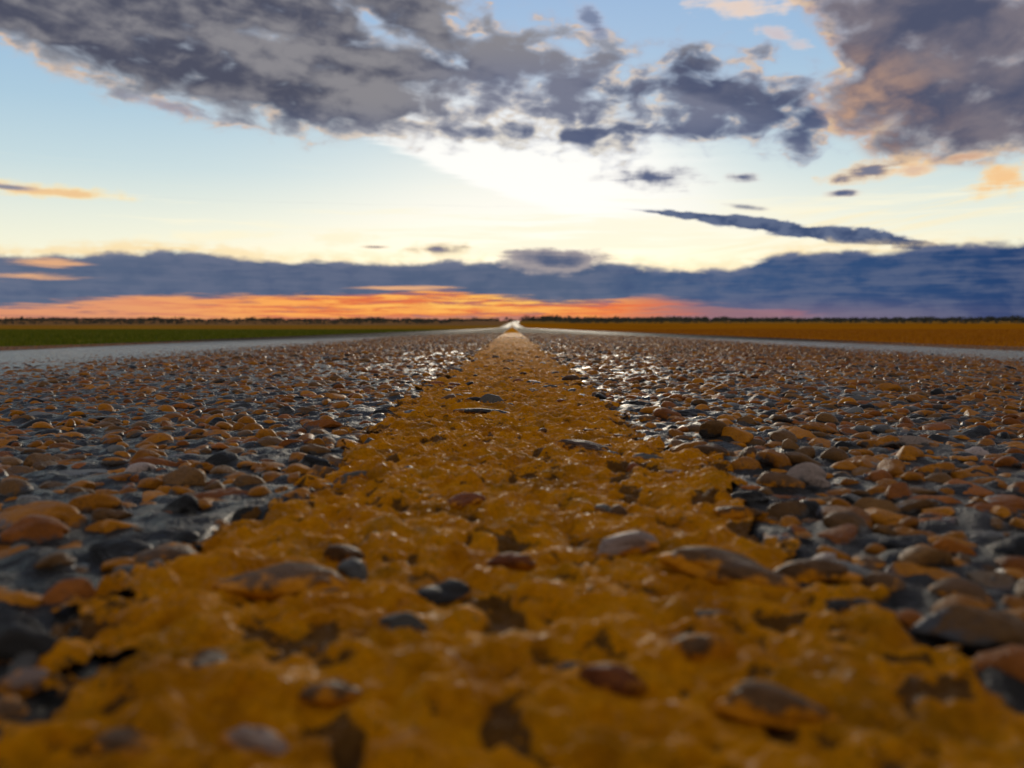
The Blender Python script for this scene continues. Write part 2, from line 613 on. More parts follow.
M_OCHRE = stone_mat('ochre_stone', (0.10, 0.032, 0.002, 1), (0.43, 0.165, 0.006, 1))
M_RUST = stone_mat('rust_stone', (0.08, 0.024, 0.003, 1), (0.32, 0.10, 0.010, 1))
M_BROWN = stone_mat('brown_stone', (0.045, 0.022, 0.007, 1), (0.20, 0.10, 0.032, 1))
M_GREY = stone_mat('grey_stone', (0.05, 0.05, 0.053, 1), (0.17, 0.168, 0.165, 1))
M_PALE = stone_mat('pale_stone', (0.13, 0.105, 0.095, 1), (0.34, 0.27, 0.245, 1))
M_BLACK = stone_mat('black_stone', (0.008, 0.009, 0.012, 1), (0.028, 0.029, 0.032, 1), 0.48)
M_SMEAR = stone_mat('paint_smeared_stone', (0.04, 0.02, 0.008, 1), (0.16, 0.085, 0.04, 1), smear=0.42)
M_RUST_P = stone_mat('rust_stone_in_paint', (0.06, 0.016, 0.004, 1), (0.22, 0.062, 0.012, 1), smear=0.10)
M_BROWN_P = stone_mat('brown_stone_in_paint', (0.03, 0.016, 0.008, 1), (0.12, 0.06, 0.026, 1), smear=0.10)
M_GREY_P = stone_mat('grey_stone_in_paint', (0.03, 0.03, 0.031, 1), (0.11, 0.105, 0.10, 1), smear=0.10)
M_PALE_P = stone_mat('pale_stone_in_paint', (0.11, 0.075, 0.062, 1), (0.28, 0.20, 0.17, 1), smear=0.15)
M_BLACK_P = stone_mat('black_stone_in_paint', (0.008, 0.008, 0.009, 1), (0.03, 0.028, 0.028, 1), smear=0.02)
STONE_MATS = [M_OCHRE, M_RUST, M_BROWN, M_GREY, M_PALE, M_BLACK, M_SMEAR, M_RUST_P, M_BROWN_P, M_GREY_P, M_PALE_P, M_BLACK_P]
IN_PAINT = {1: 7, 2: 8, 3: 9, 4: 10, 5: 11, 0: 6, 6: 6}
MAT_OF = {'ochre': 0, 'rust': 1, 'brown': 2, 'grey': 3, 'pale': 4, 'black': 5, 'smear': 6}


def tar_mat():
    m, b = new_mat('wet_tar')
    p = pos()
    n1 = noise(p, 90, 5, 0.6)
    n2 = noise(p, 700, 4, 0.6)
    sep = E.nt.nodes.new('ShaderNodeSeparateXYZ')
    E.put(sep.inputs[0], p)
    px, py = E(sep.outputs[0]), E(sep.outputs[1])
    # chippings printed into the surface far down the road
    v = E.nt.nodes.new('ShaderNodeTexVoronoi')
    E.put(v.inputs['Vector'], p)
    v.inputs['Scale'].default_value = 75
    cell = E.nt.nodes.new('ShaderNodeSeparateColor')
    E.nt.links.new(v.outputs['Color'], cell.inputs[0])
    rnd = E(cell.outputs[0])
    dome = sstep(E(v.outputs['Distance']), 0.50, 0.15)
    chip = mixc(rnd, (0.16, 0.10, 0.05, 1), (0.42, 0.28, 0.15, 1))
    far0 = sstep(py, 5.0, 7.0)
    ax = E.math('ABSOLUTE', px)
    track = emax(sstep(px, 0.55, 1.4), sstep(px, -0.35, -1.1)) * sstep(ax, 2.5, 1.9)
    far = emax(far0, sstep(ax, 0.6, 1.4) * 0.75)
    tarc = mixc(n1, (0.005, 0.005, 0.005, 1), (0.022, 0.020, 0.018, 1))
    col = mixc(dome * far * (1.0 - track * 0.7), tarc, chip)
    # dusty shoulder
    col = mixc(sstep(ax + (n1 - 0.5) * 0.5, 3.25, 3.5), col, (0.10, 0.075, 0.045, 1))
    E.put(b.inputs['Base Color'], col)
    E.put(b.inputs['Roughness'], E.math('MAXIMUM', (n1 - 0.5) * 0.5 + 0.33, 0.14) - track * 0.06 + sstep(py, 3.0, 8.0) * 0.25)
    fard = sstep(py, 4.0, 7.0)
    E.put(b.inputs['Specular IOR Level'], (0.14 + track * 0.32) * (1.0 - fard * (1.0 - track * 0.03) * 0.992) + sstep(py, 230.0, 330.0) * 0.03)
    bump(b, n2 * 0.8 + n1 * 0.8 + dome * far * 2.2, 0.9, 0.0024)
    return m


def paint_mat():
    m, b = new_mat('worn_yellow_paint')
    p = pos()
    n1 = noise(p, 55, 6, 0.62, 0.4)
    n2 = noise(p, 420, 5, 0.62)
    n3 = noise(p, 1900, 3, 0.6)
    wear_pits = attr('wear_pits')
    col = mixc(sstep(n1 * 0.6 + n2 * 0.4, 0.36, 0.62), (0.52, 0.180, 0.001, 1), (0.92, 0.365, 0.002, 1))
    col = mixc(sstep(n1, 0.52, 0.68) * 0.55, col, (0.24, 0.115, 0.004, 1))
    col = mixc(sstep(n2 * 0.6 + n1 * 0.4, 0.40, 0.30) * 0.6, col, (0.15, 0.052, 0.003, 1))
    # darker colour in the pits and on rubbed chip tops
    col = mixc(sstep(noise(p, 34, 6, 0.65), 0.48, 0.66) * 0.62, col, (0.20, 0.085, 0.003, 1))
    w = sstep(wear_pits + (n2 - 0.5) * 1.7 + (n3 - 0.5) * 0.9, 0.36, 0.66)
    col = mixc(w * 0.85, col, mixc(n2, (0.022, 0.014, 0.010, 1), (0.12, 0.07, 0.035, 1)))
    sp = sstep(n3 * 0.55 + n2 * 0.55, 0.585, 0.69)
    col = mixc(sp * 0.55, col, (0.05, 0.024, 0.006, 1))
    E.put(b.inputs['Base Color'], col)
    wet = sstep(noise(p, 200, 5, 0.65) * 0.5 + noise(p, 900, 4, 0.65) * 0.5, 0.52, 0.62)
    E.put(b.inputs['Roughness'], 0.58 - wet * 0.26)
    sp_ = E.nt.nodes.new('ShaderNodeSeparateXYZ')
    E.put(sp_.inputs[0], p)
    E.put(b.inputs['Specular IOR Level'], (wet * 0.36 + 0.01) * sstep(E(sp_.outputs[1]), 2.6, 0.5) * sstep(E(sp_.outputs[1]), 0.04, 0.16) + sstep(E(sp_.outputs[1]), 5.0, 1.2) * 0.008 + sstep(E(sp_.outputs[1]), 0.35, 0.9) * sstep(E(sp_.outputs[1]), 7.0, 2.5) * 0.022)
    bump(b, n2 * 0.9 + n3 * 1.3, 1.0, 0.0018)
    return m


def flat_mat(name, c0, c1, scale, rough=0.9, spec=0.1):
    m, b = new_mat(name)
    p = pos()
    n1 = noise(p, scale, 6, 0.6)
    E.put(b.inputs['Base Color'], mixc(sstep(n1, 0.35, 0.65), c0, c1))
    b.inputs['Roughness'].default_value = rough
    b.inputs['Specular IOR Level'].default_value = spec
    return m


def field_mat(name, stops, scale):
    """stops: (distance along the road, colour a, colour b)"""
    m, b = new_mat(name)
    p = pos()
    sep = E.nt.nodes.new('ShaderNodeSeparateXYZ')
    E.put(sep.inputs[0], p)
    px, py = E(sep.outputs[0]), E(sep.outputs[1])
    n1 = noise(p, scale, 6, 0.65)
    n2 = noise(vec(px * 0.03, py * 0.05, 0.0), 1.0, 6, 0.65)
    col = None
    for d, a, c in stops:
        cc = mixc(sstep(n1 * 0.4 + n2 * 0.6, 0.40, 0.60), a, c)
        col = cc if col is None else mixc(sstep(py + (n2 - 0.5) * d * 0.5, d * 0.85, d * 1.15), col, cc)
    E.put(b.inputs['Base Color'], col)
    b.inputs['Roughness'].default_value = 0.95
    b.inputs['Specular IOR Level'].default_value = 0.0
    return m


M_TAR = tar_mat()
M_PAINT = paint_mat()
M_GREEN = field_mat('green_field', [(0, (0.045, 0.066, 0.004, 1), (0.11, 0.115, 0.008, 1)),
                                    (150, (0.20, 0.10, 0.010, 1), (0.30, 0.15, 0.02, 1)),
                                    (420, (0.16, 0.085, 0.035, 1), (0.26, 0.14, 0.06, 1))], 0.8)
M_STUBBLE = field_mat('stubble_field', [(0, (0.25, 0.088, 0.003, 1), (0.38, 0.142, 0.005, 1)),
                                        (600, (0.16, 0.10, 0.02, 1), (0.32, 0.15, 0.025, 1))], 0.8)
M_GRASS = flat_mat('green_grass', (0.06, 0.085, 0.004, 1), (0.17, 0.17, 0.014, 1), 3.0)
M_STRAW = flat_mat('straw', (0.28, 0.10, 0.004, 1), (0.44, 0.17, 0.008, 1), 3.0)
M_LEAF = flat_mat('dark_leaves', (0.040, 0.046, 0.040, 1), (0.090, 0.095, 0.075, 1), 0.3)
M_BARK = flat_mat('bark', (0.02, 0.016, 0.012, 1), (0.05, 0.04, 0.03, 1), 2.0)
M_WHITEWALL = flat_mat('white_sheet_metal', (0.62, 0.62, 0.62, 1), (0.74, 0.74, 0.73, 1), 2.0, 0.5, 0.4)
M_ROOF = flat_mat('grey_roof_metal', (0.32, 0.33, 0.35, 1), (0.42, 0.43, 0.45, 1), 2.0, 0.4, 0.4)

# ------------------------------------------------------------------ STONES: where they lie
HALF = 0.062                                            # half width of the painted line
# px, py(bottom), width px, height px, colour, in-plane turn (deg), label
NOTED = [
    (397, 642, 62, 30, 'grey', 5, 'small dark grey stone standing clear of the yellow paint left of the middle'),
    (603, 702, 78, 40, 'rust', -12, 'dark reddish brown stone jutting from the blurred yellow paint nearest the bottom middle'),
    (292, 602, 112, 32, 'smear', -4, 'wide flat brown stone half sunk in the yellow paint at left'),
    (591, 456, 64, 14, 'brown', -14, 'long dark brown sliver of stone lying tilted across the yellow line'),
    (486, 417, 60, 9, 'black', -6, 'thin black twig-like sliver of stone lying across the yellow line'),
    (740, 590, 116, 30, 'smear', -18, 'long brownish stone ridge smeared with paint slanting through the right part of the line'),
    (822, 590, 92, 28, 'smear', 4, 'broad grey-brown rounded stone half painted over at the right edge of the line'),
    (625, 560, 84, 24, 'pale', 12, 'flat pinkish grey stone showing through the yellow paint right of the middle'),
    (507, 574, 46, 18, 'rust', 10, 'small reddish wedge of stone in the middle of the yellow paint'),
    (842, 622, 52, 26, 'black', -8, 'dark angular stone in the yellow paint beside the broad grey-brown stone'),
    (988, 652, 116, 46, 'brown', -16, 'big brown-grey stone at the right rim of the photo with a dark underside'),
    (700, 664, 76, 40, 'smear', 0, 'lumpy olive-brown stone smeared with yellow paint low on the right'),
    (782, 738, 118, 46, 'smear', -20, 'long olive-brown stone coated in thin paint close to the camera on the right'),
    (250, 762, 74, 44, 'pale', -15, 'pale pinkish blurred stone in the yellow paint at the bottom left'),
    (18, 704, 58, 30, 'pale', 0, 'pale grey blurred stone at the lower left rim of the photo'),
    (128, 770, 66, 30, 'smear', 0, 'blurred brownish lump at the very bottom left of the yellow paint'),
    (330, 714, 62, 36, 'smear', 10, 'brown blurred lump coated in paint low on the left of the line'),
    (478, 404, 20, 10, 'black', 0, 'small black chip lying in the yellow line just beyond the twig-like sliver'),
    (352, 487, 36, 17, 'grey', 15, 'grey chip breaking through the left rim of the yellow line'),
    (408, 477, 17, 11, 'grey', 0, 'little blue-grey chip in the left half of the yellow line'),
    (650, 465, 30, 11, 'grey', -10, 'blue-grey chip in the yellow line right of the long brown sliver'),
    (702, 459, 46, 15, 'smear', -6, 'brownish chip half painted on the right rim of the yellow line'),
    (676, 479, 30, 9, 'pale', -5, 'light tan chip in the yellow line below the brownish chip on its right rim'),
    (742, 524, 50, 18, 'smear', -4, 'brown hump in the right part of the yellow line with a pale top edge'),
    (638, 408, 22, 13, 'black', -8, 'round black stone at the right rim of the yellow line'),
    (684, 418, 56, 13, 'black', 2, 'flat black slab lying in the tar right of the round black stone'),
    (715, 441, 32, 21, 'brown', -8, 'domed brown stone with a pale outline standing right of the yellow line'),
    (748, 428, 24, 16, 'brown', -10, 'rounded grey-brown pebble just behind the domed brown stone'),
    (851, 404, 34, 11, 'grey', -4, 'smooth flat grey pebble lying alone among brown gravel at right'),
    (811, 489, 48, 26, 'pale', -22, 'largest pale grey smooth pebble sloping down to the right on the right side'),
    (934, 479, 42, 22, 'ochre', 0, 'blocky bright orange stone near the right rim of the photo'),
    (911, 448, 30, 12, 'pale', -6, 'whitish rounded pebble behind the blocky orange stone'),
    (880, 449, 38, 18, 'ochre', 12, 'long ochre pebble lying left of the whitish pebble'),
    (820, 435, 36, 13, 'ochre', -12, 'tapered tan-orange pebble between the flat grey and the largest pale pebble'),
    (915, 513, 42, 18, 'brown', 8, 'wide brown cobble in front of the blocky orange stone'),
    (1000, 517, 56, 20, 'rust', 4, 'dark red-brown slab of stone at the right rim of the photo'),
    (889, 393, 24, 11, 'ochre', 0, 'light tan pebble far out beyond the flat grey pebble'),
    (185, 518, 56, 23, 'black', 2, 'large black flat stone in the tar left of the yellow line'),
    (313, 471, 30, 19, 'black', -25, 'glossy black stone leaning at the left rim of the yellow line'),
    (321, 431, 34, 14, 'rust', 0, 'reddish rounded pebble in the wet tar left of the line'),
    (314, 450, 28, 15, 'ochre', 0, 'domed tan pebble just behind the glossy black leaning stone'),
    (381, 418, 24, 12, 'black', 6, 'dark wet pebble at the far left rim of the yellow line'),
    (36, 538, 92, 34, 'ochre', 4, 'big orange-brown boulder-like pebble at the left rim of the photo'),
    (127, 562, 70, 22, 'black', -2, 'flat black stone lying in front of the large black flat stone at left'),
    (200, 474, 34, 15, 'ochre', 8, 'bright orange pebble behind the large black flat stone'),
    (24, 672, 86, 52, 'black', 0, 'blurred black stone at the lower left rim of the photo'),
    (104, 518, 66, 24, 'ochre', 6, 'broad tan pebble between the big orange one and the large black flat one'),
]

st = []          # x, y, a, b, c, zc, yaw, tilt_x, tilt_y, colour, tone, shape, noted index (or -1)
cells = {}
CELL = 0.012


def fits(x, y, r, tight):
    i, j = int(math.floor(x / CELL)), int(math.floor(y / CELL))
    for ii in range(i - 2, i + 3):
        for jj in range(j - 2, j + 3):
            for (x2, y2, r2) in cells.get((ii, jj), ()):
                if (x - x2) ** 2 + (y - y2) ** 2 < ((r + r2) * tight) ** 2:
                    return False
    return True


def occupy(x, y, r):
    cells.setdefault((int(math.floor(x / CELL)), int(math.floor(y / CELL))), []).append((x, y, r))


noted_geo = []
for k, (px, py, wpx, hpx, colr, turn, lab) in enumerate(NOTED):
    x, y = ground_point(px, py)
    scale = math.hypot(y, CAM_H) / FOC
    a = 0.5 * wpx * scale * 1.08
    hh = hpx * scale * 0.98
    dep = CAM_H / max(y, 0.05)
    b = min(a * 0.9, max(a * 0.45, 0.0022))
    y += b * 0.75
    x *= (y) / (y - b * 0.75)
    noted_geo.append((k, x, y, a, b, max(hh * 0.62, 0.0016), turn, MAT_OF[colr]))
    occupy(x, y, 0.9 * b)
    if a > 1.3 * b:
        for q in (-0.55, 0.55):
            occupy(x + q * a, y, b * 0.55)

XLIM = lambda y: 0.16 + 0.70 * y
cand = []
sizes = [(0.0076, 0.012, 0.90), (0.0062, 0.09, 0.87), (0.0053, 0.60, 0.83), (0.0041, 1.5, 0.80), (0.0029, 2.0, 0.80)]
Y1 = 1.15
gen = []
for r, dens, tight in sizes:
    n = int(dens * (0.16 * 2 * Y1 + 0.7 * Y1 * Y1) / (r * r * 4) * 1.15)
    ys = -0.04 + (Y1 + 0.04) * np.sqrt(rng.random(n) * 0.985 + 0.015 * rng.random(n))
    near = rng.random(n) < 0.25
    ys = np.where(near, rng.uniform(-0.04, 0.4, n), ys)
    xs = rng.uniform(-1, 1, n) * (0.16 + 0.70 * np.maximum(ys, 0))
    rr = r * rng.uniform(0.88, 1.14, n)
    for x, y, q in zip(xs, ys, rr):
        if fits(x, y, q, tight):
            occupy(x, y, q)
            gen.append((x, y, q))
gen = np.array(gen)
# farther stones: a shaken hexagonal spread
s = 0.0114
ys = np.concatenate([np.arange(Y1, 3.0, s * 0.86), np.arange(3.0, 6.5, s * 1.05)])
far = []
for i, yv in enumerate(ys):
    lim = 0.16 + 0.68 * yv
    xs = np.arange(-lim, lim, s) + (s * 0.5 if i % 2 else 0)
    far.append(np.stack([xs, np.full(len(xs), yv)], 1))
far = np.concatenate(far)
far += rng.normal(0, s * 0.22, far.shape)
far = far[rng.random(len(far)) < 0.95]
far_r = rng.choice([0.0034, 0.0045, 0.0055, 0.0064, 0.0076], len(far), p=[.2, .3, .28, .16, .06]) * rng.uniform(0.9, 1.1, len(far))
allx = np.concatenate([gen[:, 0], far[:, 0]])
ally = np.concatenate([gen[:, 1], far[:, 1]])
allr = np.concatenate([gen[:, 2], far_r])
N = len(allx)
print('stones', N, 'near', len(gen))
A = allr * rng.uniform(1.0, 1.32, N)
B = allr * rng.uniform(0.78, 1.0, N)
C_ = B * rng.uniform(0.56, 0.86, N)
ZC = C_ * (rng.uniform(-0.66, -0.04, N) + 0.20 * smooth01((allx - 0.04) / 0.05) + 0.08 * (allx < 0))
YAW = rng.uniform(0, 2 * np.pi, N)
TX = rng.normal(0, 0.16, N)
TY = rng.normal(0, 0.16, N)
COLR = rng.choice(6, N, p=[.49, .20, .185, .05, .010, .065])
TONE = np.clip(rng.beta(2, 2, N), 0, 1)
SHAPE = rng.integers(0, 28, N)
wheel = smooth01((np.abs(allx) - np.where(allx < 0, 0.30, 0.60)) / 1.1) * smooth01((2.6 - np.abs(allx)) / 0.6)
ZC -= wheel * C_ * 0.80
def ragged(x, y):
    return HALF - np.abs(x) + fbm(x / 0.030 + 50, y / 0.045 + 50, 4, 0.6) * 0.040 + fbm(x / 0.009 + 20, y / 0.009 + 90, 3, 0.6) * 0.018


_tr = smooth01((np.abs(allx) - np.where(allx < 0, 0.42, 0.60)) / 1.0) * smooth01((2.6 - np.abs(allx)) / 0.5)
sunk = rng.random(N) < _tr * 0.62
inline = ragged(allx, ally) > -0.001
covered = inline & ((rng.random(N) > 0.085) | (ally > 1.3) | ((A > 0.0052) & (ally < 0.45)) | (ally < 0.10))
covered |= sunk
# bare chips inside the line are mostly dark or grey
bare = inline & ~covered
COLR[bare] = rng.choice([1, 2, 3, 5], bare.sum(), p=[.22, .36, .20, .22])
ZC[bare] += 0.0010
MATI = COLR.copy()
# chips beside the line that caught some of the paint
_rg = ragged(allx, ally)
_lap = (_rg > -0.024) & ~inline & (rng.random(N) < 0.75 * np.clip(1 + _rg / 0.024, 0, 1))
MATI[_lap & (COLR < 3)] = 6
for _a, _b in IN_PAINT.items():
    MATI[bare & (COLR == _a)] = _b


# ------------------------------------------------------------------ stone shapes
def ico(sub):
    import bmesh
    bm = bmesh.new()
    bmesh.ops.create_icosphere(bm, subdivisions=sub, radius=1.0)
    v = np.array([p.co[:] for p in bm.verts])
    f = np.array([[q.index for q in p.verts] for p in bm.faces])
    bm.free()
    return v, f


def shapes(sub, count, seed, lumps=1.5):
    r2 = np.random.default_rng(seed)
    v, f = ico(sub)
    out = []
    for _ in range(count):
        d = np.ones(len(v))
        for _k in range(7):
            w = r2.normal(0, 1, 3)
            w /= np.linalg.norm(w)
            fr = r2.uniform(1.4, 4.2)
            d += lumps * 0.16 / fr ** 0.8 * np.sin(fr * (v @ w) + r2.uniform(0, 6.28))
        for _k in range(16):
            w = r2.normal(0, 1, 3)
            w /= np.linalg.norm(w)
            d += 0.012 * np.sin(r2.uniform(7, 15) * (v @ w) + r2.uniform(0, 6.28))
        q = v * d[:, None]
        # a few worn flat faces
        for _k in range(r2.integers(2, 6)):
            w = r2.normal(0, 1, 3)
            w /= np.linalg.norm(w)
            cut = r2.uniform(0.66, 0.92)
            over = np.maximum(q @ w - cut, 0)
            q = q - over[:, None] * w[None, :] * 0.85
        out.append(q)
    return np.array(out), f


SH_HI, F_HI = shapes(5, 40, 5, 2.0)
SH_MID, F_MID = shapes(3, 28, 5)
SH_LOW, F_LOW = shapes(2, 28, 5)
# the far ones need only an upper half
SH_MIN, F_MIN = shapes(1, 28, 5)
_up = (ico(1)[0][F_MIN].mean(1)[:, 2] > -0.15)
F_MIN = F_MIN[_up]


def rot_matrices(yaw, tx, ty):
    cy, sy = np.cos(yaw), np.sin(yaw)
    cx, sx = np.cos(tx), np.sin(tx)
    ct, stt = np.cos(ty), np.sin(ty)
    o, z = np.ones_like(yaw), np.zeros_like(yaw)
    Rz = np.array([[cy, -sy, z], [sy, cy, z], [z, z, o]]).transpose(2, 0, 1)
    Rx = np.array([[o, z, z], [z, cx, -sx], [z, sx, cx]]).transpose(2, 0, 1)
    Ry = np.array([[ct, z, stt], [z, o, z], [-stt, z, ct]]).transpose(2, 0, 1)
    return Rz @ Rx @ Ry


def stone_verts(idx, SH):
    idx = np.asarray(idx)
    base = SH[SHAPE[idx]]
    base = base * np.stack([A[idx], B[idx], C_[idx]], 1)[:, None, :]
    M = rot_matrices(YAW[idx], TX[idx], TY[idx])
    v = np.einsum('nij,nvj->nvi', M, base)
    zc = ZC[idx] + profile(ally[idx]) + crown(allx[idx])
    v += np.stack([allx[idx], ally[idx], zc], 1)[:, None, :]
    return v


def merged(idx, SH, F):
    v = stone_verts(idx, SH)
    n, k, _ = v.shape
    f = (F[None] + (np.arange(n) * k)[:, None, None]).reshape(-1, 3)
    return v.reshape(-1, 3), f, np.repeat(TONE[idx], k), np.repeat(MATI[idx], len(F)), SH[SHAPE[idx]][:, :, 2].ravel()


# which of the generic stones show largest: those become things
vis = ~covered & (ally > 0.085)
dist = np.hypot(ally, CAM_H)
pxw = allx / np.maximum(ally, 0.02) * FOC
pyw = (CAM_H - crown(allx) - ZC) / np.maximum(ally, 0.02) * FOC + 327
show = (np.abs(pxw) < 500) & (pyw < 760) & vis
area = A * (C_ * 0.9 + B * CAM_H / dist) / dist ** 2
area[~show] = 0
order = np.argsort(-area)
N_SINGLE = 285 - len(NOTED)
single = order[:N_SINGLE]
is_single = np.zeros(N, bool)
is_single[single] = True

# rest of the chippings: one uncountable mass
rest = np.where(~covered & ~is_single)[0]
d = ally[rest]
chunks = [(rest[d < 0.75], SH_MID, F_MID), (rest[(d >= 0.75) & (d < 1.7)], SH_LOW, F_LOW), (rest[d >= 1.7], SH_MIN, F_MIN)]
V, F, T, MI, RI, off = [], [], [], [], [], 0
for idx, SH, FF in chunks:
    v, f, t, mi, ri = merged(idx, SH, FF)
    RI.append(ri)
    V.append(v); F.append(f + off); T.append(t); MI.append(mi)
    off += len(v)
me = mesh_from('gravel', np.concatenate(V), np.concatenate(F), True, {'tone': np.concatenate(T), 'rise': np.concatenate(RI)}, STONE_MATS, np.concatenate(MI))
tag(link('gravel', me), 'rounded brown, ochre and grey chippings bedded in the wet tar of the road', 'gravel', None, 'stuff')

# single stones
SIDE = {-1: 'left of the yellow line', 0: 'inside the yellow line', 1: 'right of the yellow line'}
ADJ = ['ochre', 'rust red', 'brown', 'grey', 'pale', 'black']
for i in single:
    i = int(i)
    o_xyz = np.array([allx[i], ally[i], ground_z(allx[i], ally[i])])
    SHAPE_i = SHAPE[i]
    v = SH_HI[SHAPE_i] if dist[i] < 0.35 else SH_MID[SHAPE_i]
    f = F_HI if dist[i] < 0.35 else F_MID
    rise = v[:, 2].copy()
    v = v * np.array([A[i], B[i], C_[i]])
    v = v @ rot_matrices(YAW[i:i + 1], TX[i:i + 1], TY[i:i + 1])[0].T
    v[:, 2] += ZC[i]
    me = mesh_from('pebble', v, f, True, {'tone': np.full(len(v), TONE[i]), 'rise': rise}, [STONE_MATS[MATI[i]]])
    o = link('pebble', me, None, o_xyz)
    side = 0 if inline[i] else (1 if allx[i] > 0 else -1)
    col = 'paint-smeared brown' if MATI[i] == 6 else ADJ[COLR[i]]
    how = 'set in the tar' if side else 'showing through the paint'
    tag(o, f'larger {col} pebble {how} {SIDE[side]}', 'pebble', f'larger {col} pebbles {SIDE[side]}')

for (k, x, y, a, b, h, turn, mt) in noted_geo:
    shp = (k * 7 + 3) % 40
    in_paint = abs(x) < HALF - 0.004
    if in_paint:
        h *= 0.72
        a, b = a * 0.92, b * 0.92
    v = SH_HI[shp] * np.array([a, b, h])
    t = R(-turn * 0.55)
    ct, stt = math.cos(t), math.sin(t)
    ry = np.array([[ct, 0, stt], [0, 1, 0], [-stt, 0, ct]])
    yaw = R(turn * 0.6)
    rz = np.array([[math.cos(yaw), -math.sin(yaw), 0], [math.sin(yaw), math.cos(yaw), 0], [0, 0, 1]])
    v = v @ ry.T @ rz.T
    lift = 0.0013 if abs(x) < HALF else 0.0
    top = NOTED[k][3] * math.hypot(y, CAM_H) / FOC
    v[:, 2] += min(top - h, h * 0.20) + lift
    me = mesh_from('stone', v, F_HI, True, {'tone': np.full(len(v), 0.25 + 0.5 * random.random()), 'rise': SH_HI[shp][:, 2]}, [STONE_MATS[IN_PAINT[mt] if ragged(np.array(x), np.array(y)) > 0.002 else mt]])
    o = link('stone', me, None, (x, y, ground_z(x, y)))
    tag(o, NOTED[k][6], 'stone', 'stones picked out on the road')

# ------------------------------------------------------------------ ROAD (tar sheet)
def steps(start_, first, ratio, end):
    out, v, d = [start_], start_, first
    while v < end:
        d = d * ratio
        v += d
        out.append(v)
    return out


xs_pos = list(np.arange(0, 0.42, 0.0022)) + steps(0.42, 0.0022, 1.035, 3.44) + [3.5]
xs_pos = [x for x in xs_pos if x <= 3.5]
xs = np.array([-x for x in xs_pos[:0:-1]] + xs_pos)
ysr = [-6, -3, -1.5, -0.7, -0.3] + list(np.arange(-0.1, 0.6, 0.0022)) + steps(0.6, 0.0022, 1.022, 1700.0)
ysr = np.array(ysr)
GX, GY = np.meshgrid(xs, ysr)
rough = (fbm(GX / 0.016, GY / 0.016, 4) * 0.0036 + fbm(GX / 0.09, GY / 0.09, 3) * 0.0016 + fbm(GX / 0.0066, GY / 0.0066, 2) * 0.0018 - 0.0005)
men = np.zeros_like(GX)
for i in np.where(ally < 1.6)[0]:
    r = A[i] * 1.3
    j0, j1 = np.searchsorted(ysr, [ally[i] - r, ally[i] + r])
    i0, i1 = np.searchsorted(xs, [allx[i] - r, allx[i] + r])
    if j1 <= j0 or i1 <= i0:
        continue
    q = 1 - ((xs[None, i0:i1] - allx[i]) ** 2 + (ysr[j0:j1, None] - ally[i]) ** 2) / (A[i] * B[i] * 1.69)
    men[j0:j1, i0:i1] = np.maximum(men[j0:j1, i0:i1], np.maximum(q, 0) * (C_[i] * 0.55 + ZC[i] * 0.4))
rough += men * 1.0
fade = 1 - smooth01((GY - 20) / 60)
track = smooth01((np.abs(GX) - np.where(GX < 0, 0.42, 0.75)) / 0.4) * smooth01((2.5 - np.abs(GX)) / 0.5)
GZ = profile(GY) + crown(GX) - 0.0042 * smooth01((ragged(GX, GY) - 0.001) / 0.006) * (GY < 3.4) + rough * fade * (1 - 0.35 * track) + 0.0002 + (0.0006 * smooth01((-GX - 0.02) / 0.06) + 0.0005 * smooth01((GX - 0.02) / 0.06)) * fade + 0.0005 * track
verts = np.stack([GX + bend(GY), GY, GZ], -1).reshape(-1, 3)
me = mesh_from('road', verts, grid_faces(len(xs), len(ysr)), True, None, [M_TAR])
tag(link('road', me), 'wet dark chip-sealed two-lane road running straight to the horizon', None, None, 'structure')

# ------------------------------------------------------------------ PAINTED LINE
PX = np.arange(-0.084, 0.0841, 0.0006)
yy = [-0.06]
while yy[-1] < 3.4:
    yv = yy[-1]
    yy.append(yv + max(0.0006, 0.0022 * (yv - 0.25)))
PY = np.array(yy)
nx, ny = len(PX), len(PY)
GX, GY = np.meshgrid(PX, PY)
H = np.zeros_like(GX)
idx = np.where((np.abs(allx) < 0.10) & (ally < 3.45))[0]
for i in idx:
    r = A[i] * 1.05
    j0, j1 = np.searchsorted(PY, [ally[i] - r, ally[i] + r])
    i0, i1 = np.searchsorted(PX, [allx[i] - r, allx[i] + r])
    if j1 <= j0 or i1 <= i0:
        continue
    sx, sy = GX[j0:j1, i0:i1] - allx[i], GY[j0:j1, i0:i1] - ally[i]
    cy, sn = math.cos(YAW[i]), math.sin(YAW[i])
    u, w = (sx * cy + sy * sn) / A[i], (-sx * sn + sy * cy) / B[i]
    q = 1 - u * u - w * w
    lift = C_[i] * np.sqrt(np.maximum(q, 0)) + ZC[i] - (0.0012 if not covered[i] else 0.0) + u * math.tan(-TY[i]) * A[i] * 0.5
    if not covered[i]:
        lift = lift * 0.5
    H[j0:j1, i0:i1] = np.where(q > 0, np.maximum(H[j0:j1, i0:i1], lift), H[j0:j1, i0:i1])


def blur(h, n):
    for _ in range(n):
        h = (np.roll(h, 1, 0) + np.roll(h, -1, 0) + 2 * h) / 4
        h = (np.roll(h, 1, 1) + np.roll(h, -1, 1) + 2 * h) / 4
    return h


